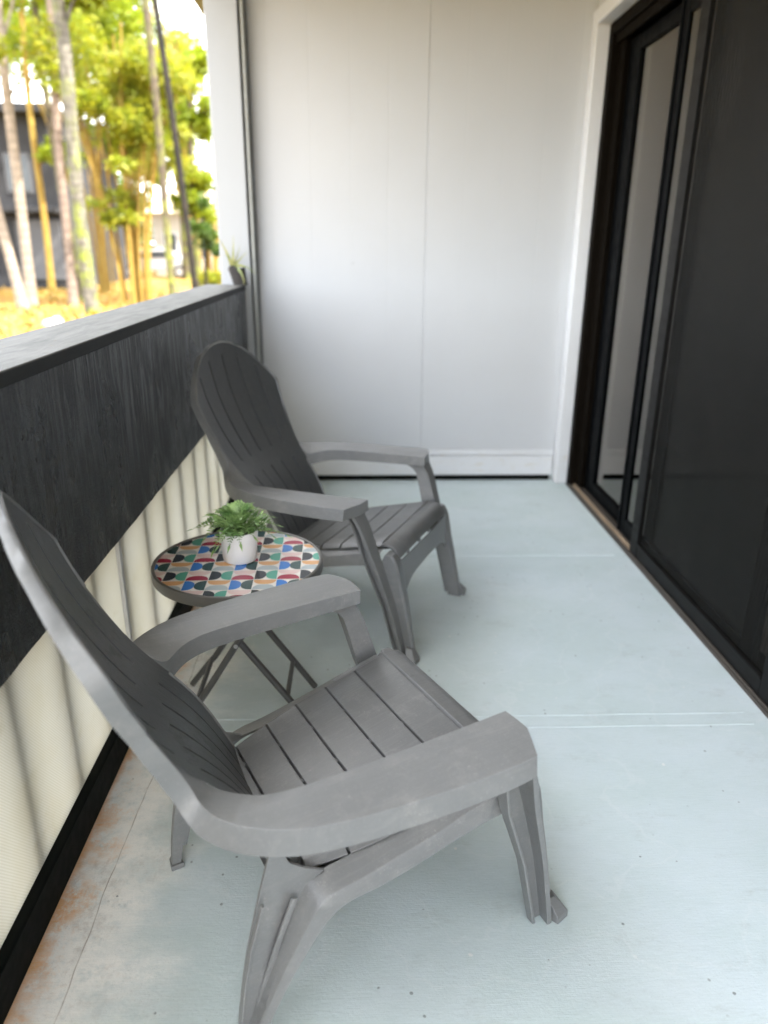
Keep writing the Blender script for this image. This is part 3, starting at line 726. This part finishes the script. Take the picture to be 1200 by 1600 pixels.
for s_ in (-.47, -.2):
    mb = MB(); mb.box(s_-.02-tx+.005, s_+.02-tx+.005, -.13, .17, .4775, .4905); mb.build('bracket', M['tleg'], tb, bevel=.002)

# ---------------------------------------------------------------- potted fern on the table
px, py = -.3215, 1.822
pt = thing('potted_fern', 'small green fern in a plain white pot on the round table', 'potted plant', (px, py, .5008))
mb = MB(); mb.lathe([(.040, 0), (.0435, .0018), (.0452, .008), (.0480, .060), (.0478, .0640), (.0495, .0650), (.0505, .082), (.0495, .0855), (.0472, .0850), (.0462, .0800), (.0450, .070), (.04, .062)], 56)
mb.build('pot', M['pot'], pt, angle=45)
mb = MB(); mb.lathe([(.0455, .068), (.044, .074), (.02, .079), (.004, .080)], 32); mb.build('soil', M['soil'], pt)
def frond(az, reach, rise, droop, L, mat, wid=1.0, tip=1.0, seed=0):
    rnd = random.Random(seed); mb = MB(); n = 12; pts = []
    dx, dy = math.cos(az), math.sin(az)
    for k in range(n+1):
        s_ = k/n; r_ = .006+reach*s_; z = .078+rise*math.sin(min(1, s_*1.25)*math.pi/2)-droop*s_**2.4
        wv = .006*math.sin(s_*4+seed)
        pts.append(Vector((dx*r_-dy*wv, dy*r_+dx*wv, z)))
    mb.tube(pts, [lerp(.0012, .0004, k/n) for k in range(n+1)], 5)
    for k in range(2, n+1):
        tg = (pts[k]-pts[k-1]).normalized(); side = tg.cross(Vector((0, 0, 1))).normalized(); upv = side.cross(tg)
        s_ = k/n; ln = L*math.sin(math.pi*min(1, .22+.72*s_))*rnd.uniform(.85, 1.15)
        for sg in (-1, 1):
            d = (side*sg*.86+tg*.52+upv*rnd.uniform(.15, .5)).normalized(); w_ = ln*.19*wid
            nrm = d.cross(tg).normalized(); wd = nrm.cross(d).normalized()
            b = pts[k]; w_ *= .62; A = [b, b+d*ln*.3+wd*w_, b+d*ln*.7+wd*w_*.75-upv*ln*.06, b+d*ln-upv*ln*.16, b+d*ln*.7-wd*w_*.75-upv*ln*.06, b+d*ln*.3-wd*w_]
            mid = b+d*ln*.45+nrm*ln*.05
            mb.add([tuple(v) for v in A]+[tuple(mid)], [(0, 1, 6), (1, 2, 6), (2, 3, 6), (3, 4, 6), (4, 5, 6), (5, 0, 6)])
    tg = (pts[-1]-pts[-2]).normalized(); sd2 = tg.cross(Vector((0, 0, 1))).normalized(); e = pts[-1]
    mb.add([e-sd2*.0015, e+tg*.010*tip+sd2*.004, e+tg*.028*tip, e+tg*.010*tip-sd2*.004], [(0, 1, 2, 3)])
    mb.build('frond', mat, pt, recalc=False)
F_ = M['fern']; G_ = M['fernd']
spec = [(185, .080, .060, .020, .040, F_), (160, .075, .072, .015, .042, F_), (205, .070, .050, .035, .036, F_), (140, .055, .080, .005, .040, F_), (178, .098, .040, .018, .030, G_),
        (95, .045, .085, 0, .036, F_), (70, .035, .095, 0, .036, F_), (50, .055, .080, .01, .038, F_), (20, .070, .066, .012, .040, F_), (0, .082, .055, .020, .038, F_), (-18, .075, .040, .03, .036, F_),
        (-8, .105, .022, .020, .016, G_), (235, .058, .040, .045, .032, F_), (262, .050, .038, .040, .026, F_), (285, .052, .048, .040, .028, F_), (310, .055, .055, .03, .034, F_), (335, .060, .066, .02, .038, F_), (120, .04, .09, 0, .036, F_),
        (250, .03, .06, .01, .028, F_), (300, .03, .085, .0, .034, F_), (30, .03, .09, .0, .036, F_), (215, .06, .03, .06, .022, G_)]
for k, (az, rc, ri, dr, L_, mt) in enumerate(spec): frond(R(az), rc*1.12, ri*.66, dr*.85, L_*.98, mt, 1.0, 1, k)

# ---------------------------------------------------------------- spiky plant at the corner of the cap
ap = thing('spiky_plant', 'spiky pale green plant in a rough dark wood holder on the cap corner', 'potted plant', (-.612, 3.93, 1.1005))
mb = MB(); 
rg = []
for z, sx, sh in ((0, .036, .010), (.03, .038, .004), (.06, .041, -.002), (.085, .043, -.006)):
    rg.append([(sh+sx*math.cos(a)*(1+.06*math.sin(5*a)), .034*math.sin(a), z+(.012*math.sin(3*a+1) if z > .08 else 0)) for a in [2*math.pi*k/14 for k in range(14)]])
mb.loft(rg); mb.build('holder', M['wood'], ap, angle=30)
def blade(p0, p1, p2, w0):
    mb = MB(); n = 9; P0, P1, P2 = map(Vector, (p0, p1, p2)); rg = []
    for k in range(n+1):
        t_ = k/n; p = P0*(1-t_)**2+P1*2*t_*(1-t_)+P2*t_*t_; tg = (2*(1-t_)*(P1-P0)+2*t_*(P2-P1)).normalized()
        sd3 = tg.cross(Vector((0, 1, .2))).normalized(); w_ = w0*(1-t_)**.7*(.55+.45*math.sin(math.pi*min(1, t_+.35)))+.0004
        rg.append([p-sd3*w_, p+Vector((0, .0025, 0))*(1-t_), p+sd3*w_, p-Vector((0, -.005, 0))*(1-t_)*.6])
    mb.loft([[tuple(q) for q in r_] for r_ in rg]); mb.build('leaf', M['spiky'], ap)
c0 = (-.022, -.02, .085)
for q1, q2, w_ in (((-.045, -.02, .17), (-.085, -.03, .228), .0095), ((-.012, -.02, .16), (-.012, -.01, .238), .008), ((.02, -.02, .13), (.060, -.03, .162), .0065), ((.03, -.03, .115), (.095, -.05, .06), .0085), ((.03, -.045, .09), (.040, -.06, .0), .0095), ((-.03, -.03, .13), (-.055, -.04, .15), .006), ((0, 0, .13), (.015, .02, .19), .006)):
    blade(c0, q1, q2, w_)

# ---------------------------------------------------------------- garden beyond
def leaves(mb, centre, rad, n, size, rnd, flat=.0, elong=2.2):
    n = int(n*1.5); size *= .72
    for _ in range(n):
        while True:
            a = [rnd.uniform(-1, 1) for _ in range(3)]
            if sum(k*k for k in a) < 1: break
        p = Vector([centre[i]+a[i]*rad[i] for i in range(3)])
        d = Vector((rnd.gauss(0, 1), rnd.gauss(0, 1), rnd.gauss(-.25, .7))).normalized()
        e = d.cross(Vector((rnd.gauss(0, 1), rnd.gauss(0, 1), rnd.gauss(0, 1)))).normalized()
        s_ = size*rnd.uniform(.6, 1.4); w_ = s_/elong*.5
        mb.add([p, p+d*s_*.5+e*w_, p+d*s_, p+d*s_*.5-e*w_], [(0, 1, 2, 3)])
def tree(name, label, cat, base, topp, r0, r1, bark, leafm, clumps, n=900, size=.28, seed=1, group=None, bend=.15, limbs=True):
    rnd = random.Random(seed); t = thing(name, label, cat, base, 0, group); B = Vector(base); T = Vector(topp)-B
    pts = [T*(k/8)+Vector((bend*math.sin(k*.8+seed), bend*.6*math.sin(k*1.1+seed*2), 0))*(k/8) for k in range(9)]
    mb = MB(); mb.tube([(p.x, p.y, p.z) for p in pts], [r0*1.25]+[lerp(r0, r1, k/8) for k in range(1, 9)], 12)
    for c in clumps if limbs else []:
        q = Vector(c[0])-B; s0 = pts[5]*.8+pts[6]*.2
        if q.z < s0.z: s0 = T*max(.15, (q.z-.4)/T.z)
        mb.tube([s0, lerp(s0, q, .5)+Vector((0, 0, .15)), q], [r1*.45, r1*.3, r1*.12], 6)
    mb.build('trunk', bark, t)
    mb = MB()
    for c, rad in clumps:
        q = Vector(c)-B
        m_ = max(5, int(6*rad[0]))
        for _ in range(m_):
            o_ = Vector([rnd.gauss(0, .45)*rad[i] for i in range(3)])
            leaves(mb, q+o_, [rad[i]*rnd.uniform(.3, .55) for i in range(3)], int(n/m_/len(clumps)), size, rnd)
    mb.build('crown', leafm, t, smooth=False, recalc=False)
    return t
G0 = -.45
# palms / slender trunks, as they stand from left to right
tree('slender_tree', 'pale straight tree trunk at the far left edge of the garden view', 'tree', (-9.33, 22, G0), (-8.95, 22, 9.5), .14, .11, M['bk_pale'], M['lf_y'], [((-8.9, 22, 9.6), (1.8, 1.5, .9)), ((-8.0, 22.5, 8.6), (1.2, 1, .6))], 1500, .35, 1, bend=.06)
tree('leaning_tree', 'short pale leaning trunk beside the dark house at far left', 'tree', (-9.15, 21, G0), (-9.75, 21, 5.2), .14, .09, M['bk_pale'], M['lf_g'], [((-9.9, 21, 5.6), (1.0, 1, .7))], 700, .3, 2, bend=.04)
tree('slender_tree', 'pinkish bark trunk just left of the mottled mossy tree', 'tree', (-8.15, 22, G0), (-7.68, 22, 9.8), .12, .09, M['bk_pink'], M['lf_y'], [((-7.6, 22, 9.9), (1.7, 1.5, .9))], 1300, .35, 3, bend=.12)
tree('mossy_tree', 'mottled tree trunk with mossy base, thickest in the garden', 'tree', (-6.74, 19.4, G0), (-6.72, 19.4, 9.0), .165, .14, M['bk_mott'], M['lf_y'], [((-6.7, 19.4, 9.2), (1.8, 1.5, .8)), ((-6.1, 19.6, 6.7), (.7, .6, .35))], 1300, .33, 4, bend=.14)
tree('slender_tree', 'thin grey brown trunk standing left of the black trunk', 'tree', (-4.10, 17, G0), (-4.15, 17, 8.6), .085, .065, M['bk_grey'], M['lf_y'], [((-4.1, 17, 8.8), (1.4, 1.2, .7))], 900, .3, 5, bend=.05)
tree('black_trunk_tree', 'thin black curved trunk nearest to the white corner board', 'tree', (-3.13, 15, G0), (-3.62, 15, 8.0), .062, .05, M['bk_dark'], M['lf_d'], [((-3.6, 15, 8.2), (1.2, 1.1, .6))], 800, .3, 6, bend=.04)
tree('slender_tree', 'slim ochre trunk behind the two pale trunks on the left', 'tree', (-10.30, 26, G0), (-10.0, 26, 8.8), .11, .08, M['culm'], M['lf_y'], [((-10.0, 26, 8.9), (1.6, 1.4, .9)), ((-9.7, 26, 3.9), (.5, .5, .35))], 1000, .32, 7, bend=.12)
tree('slender_tree', 'slim pale olive trunk right of the ochre trunk', 'tree', (-8.85, 24.5, G0), (-9.15, 24.5, 8.6), .12, .09, M['bk_grey'], M['lf_y'], [((-9.1, 24.5, 8.8), (1.5, 1.4, .9))], 900, .32, 8, bend=.1)
# golden bamboo
def bamboo(label, cx, cy, n, spread, h, seed, clumps, nl, mat, crownmat):
    rnd = random.Random(seed); t = thing('bamboo_clump', label, 'bamboo', (cx, cy, G0), 0, 'bamboo clumps in the garden')
    for k in range(n):
        a = rnd.uniform(0, 6.28); r_ = rnd.uniform(.1, .6); x, y = r_*math.cos(a)*.8, r_*math.sin(a)*.6
        hx, hy = x*spread*1.6+rnd.uniform(-.5, .5), y*spread
        mb = MB(); hh = h*rnd.uniform(.75, 1.1)
        mb.tube([(x+(hx-x)*(s_/7)**2, y+(hy-y)*(s_/7)**2, hh*s_/7) for s_ in range(8)], [lerp(.045, .02, s_/7) for s_ in range(8)], 7)
        mb.build('culm', mat, t)
    mb = MB()
    for c, rad, fr in clumps:
        q = Vector(c)-Vector((cx, cy, G0)); m_ = 14
        for _ in range(m_):
            o_ = Vector([rnd.gauss(0, .5)*rad[i] for i in range(3)])
            leaves(mb, q+o_, [rad[i]*rnd.uniform(.22, .45) for i in range(3)], int(nl*fr/m_), .30, rnd, elong=3.2)
    mb.build('foliage', crownmat, t, smooth=False, recalc=False)
bamboo('golden stemmed bamboo clump in the middle of the garden', -6.55, 22.5, 20, 2.6, 7.5, 11, [((-6.6, 22.5, 5.8), (1.7, 1.2, 1.5), .4), ((-6.1, 22.5, 3.9), (1.3, 1.0, .9), .3), ((-5.2, 22.5, 5.2), (1.1, 1.0, 1.0), .2), ((-6.7, 22.3, 2.2), (.6, .5, .5), .1)], 7000, M['culm'], M['lf_g'])
bamboo('yellow green bamboo clump behind the thin grey brown trunk', -5.2, 26, 14, 3, 8, 12, [((-6.0, 26, 5.0), (1.1, 1.2, 1.8), .6), ((-7.0, 26, 7.5), (1.2, 1.2, 1.2), .4)], 6500, M['culm'], M['lf_y'])
bamboo('bright bamboo clump behind the pinkish trunk on the left', -9.2, 28, 12, 3, 8, 13, [((-9.6, 28, 6.6), (2.2, 1.2, 1.8), .5), ((-8.0, 28, 5.0), (1.4, 1, 1.4), .3), ((-7.4, 28, 8.2), (1.6, 1, 1.0), .2)], 7000, M['culm'], M['lf_y'])
tree('leafy_tree', 'bright yellow green tree beside the white corner board, reaching into blue sky', 'tree', (-4.95, 24, G0), (-4.9, 24, 6.0), .10, .07, M['bk_grey'], M['lf_y'], [((-4.75, 24, 4.6), (.55, .8, .5)), ((-4.7, 24, 3.1), (.6, .8, .4)), ((-4.55, 24, 6.2), (.45, .8, .35)), ((-4.9, 24, 2.3), (.7, .8, .4))], 3600, .26, 21, bend=.1)
tree('red_shrub', 'small dark green and reddish shrub beyond the cap near the corner', 'shrub', (-3.75, 19, G0), (-3.72, 19, 1.9), .05, .03, M['bk_dark'], M['lf_d'], [((-3.75, 19, 1.65), (.40, .4, .35)), ((-3.45, 19, 1.25), (.30, .3, .2))], 1100, .16, 22, bend=.05)
tree('hedge_shrub', 'low yellow green shrub near the foot of the black trunk', 'shrub', (-4.3, 22, G0), (-4.3, 22, .5), .05, .03, M['bk_grey'], M['lf_g'], [((-4.4, 22, .35), (.5, .4, .4))], 900, .16, 23, limbs=False)
tree('garden_tree', 'broad green tree far behind the dark house', 'tree', (-16, 36, G0), (-16, 36, 9), .3, .2, M['bk_grey'], M['lf_y'], [((-16, 36, 9.5), (3.4, 2, 2.4)), ((-12.5, 36, 9.8), (2.8, 2, 2.2)), ((-10.2, 37, 8.0), (2.2, 2, 1.8))], 8000, .45, 24)
tree('garden_tree', 'green tree far behind the bamboo near the middle of the view', 'tree', (-8.8, 40, G0), (-8.8, 40, 9), .25, .18, M['bk_grey'], M['lf_y'], [((-9.6, 40, 8.0), (2.4, 2, 2.6)), ((-10.5, 40, 5.0), (1.3, 1.5, .9))], 6500, .45, 25)
# far woods
rnd = random.Random(5); mb = MB()
for k in range(26):
    leaves(mb, (-34+k*1.1+rnd.uniform(-.5, .5), 62+rnd.uniform(-3, 3), rnd.uniform(2, 5.2)), (2.6, 2, 2.6), 230, .9, rnd)
tag(mb.build('distant_woods', M['lf_d'], smooth=False, recalc=False), 'far line of green trees behind the houses', 'woods', kind='stuff')
# dark house at left
hb = thing('dark_house', 'dark grey house with a lighter grey wall panel behind the left trunks', 'house', (-14.5, 31, G0))
mb = MB(); mb.box(-6.5, 2.95, 0, 8, 0, 6.2); mb.build('wall', M['h_dark'], hb, smooth=False)
mb = MB(); mb.box(1.2, 2.9, -.12, -.003, .35, 2.55); mb.build('panel', M['h_mid'], hb, smooth=False)
mb = MB(); mb.box(-6.8, 3.2, -.6, 8.3, 6.2, 6.5); mb.box(-6.6, 3.05, -.7, -.004, 2.8, 3.0); mb.build('roof', M['h_dark'], hb, bevel=.02)
for x in (-1.6, .2, 1.6):
    mb = MB(); mb.box(x-.5, x+.5, -.04, -.005, 3.5, 4.9); w_ = mb.build('window', M['h_mid'], hb, smooth=False)
    mb = MB(); mb.box(x-.42, x+.42, -.06, -.041, 3.58, 4.82); mb.build('pane', M['h_glass'], w_, smooth=False)
hc = thing('cream_house', 'pale cream house beyond the car, behind the black trunk', 'house', (-9.2, 44, G0))
mb = MB(); mb.box(-2.2, 5.2, 0, 7, 0, 3.3); mb.build('wall', M['h_white'], hc, smooth=False)
mb = MB(); mb.loft([[(-2.6, -.5, 3.3), (5.6, -.5, 3.3), (5.6, 7.5, 3.3), (-2.6, 7.5, 3.3)], [(-1.6, 3, 4.6), (4.6, 3, 4.6), (4.6, 4, 4.6), (-1.6, 4, 4.6)]]); mb.build('roof', M['h_roof'], hc, smooth=False)
for x in (-1.3, .5, 2.4, 4.1):
    mb = MB(); mb.box(x-.4, x+.4, -.04, -.005, .9, 2.3); w_ = mb.build('window', M['trim'], hc, smooth=False)
    mb = MB(); mb.box(x-.33, x+.33, -.06, -.041, .97, 2.23); mb.build('pane', M['h_glass'], w_, smooth=False)
# parked car
ca = thing('parked_car', 'white car parked in front of the cream house, behind the bamboo', 'car', (-10.9, 42, G0), R(4))
mb = MB()
side = [(-2.1, .35), (-2.1, .75), (-1.5, .92), (-.95, .98), (-.45, 1.40), (.75, 1.42), (1.45, 1.0), (2.05, .92), (2.12, .38)]
mb.loft([[(x, y, z) for x, z in side] for y in (-.82, .82)]); mb.build('body', M['car'], ca, bevel=.06, seg=3)
mb = MB(); mb.loft([[(x, y, z) for x, z in [(-.80, 1.0), (-.42, 1.34), (.70, 1.36), (1.25, 1.02)]] for y in (-.835, .835)]); mb.build('window', M['h_glass'], ca, smooth=False)
for x in (-1.35, 1.35):
    for y in (-.8, .8):
        mb = MB(); mb.tube([(x, y-.09, .31), (x, y+.09, .31)], .31, 20); wh = mb.build('wheel', M['tyre'], ca)
        mb = MB(); mb.tube([(x, y-.1, .31), (x, y+.1, .31)], .17, 16); mb.build('rim', M['chan'], wh)
# rock and fallen log on the lawn
for lb, x, y, s_ in (('pale round rock on the leaf-strewn lawn', -6.45, 16.2, .22),):
    bm = bmesh.new(); bmesh.ops.create_icosphere(bm, subdivisions=3, radius=s_); rnd = random.Random(9)
    for v in bm.verts: v.co *= 1+.16*math.sin(v.co.x*17+v.co.y*11)+rnd.uniform(-.03, .03); v.co.z *= .7
    me = bpy.data.meshes.new('rock'); bm.to_mesh(me); bm.free(); me.materials.append(M['rock'])
    o = bpy.data.objects.new('rock', me); C.objects.link(o); o.location = (x, y, G0+.1); tag(o, lb, 'rock')
# ground cover: fallen leaves and grass tufts in view
rnd = random.Random(3); mb = MB()
for _ in range(16000):
    y = rnd.uniform(9, 30); x = -y*rnd.uniform(.18, .52)
    p = Vector((x, y, G0+.02)); d = Vector((rnd.gauss(0, 1), rnd.gauss(0, 1), rnd.uniform(.1, .9))).normalized(); e = d.cross(Vector((0, 0, 1))).normalized(); s_ = rnd.uniform(.08, .2)
    mb.add([p, p+d*s_*.5+e*s_*.2, p+d*s_, p+d*s_*.5-e*s_*.2], [(0, 1, 2, 3)])
tag(mb.build('leaf_litter', M['lf_o'], smooth=False, recalc=False), 'fallen golden leaves scattered on the lawn', 'leaf litter', kind='stuff')
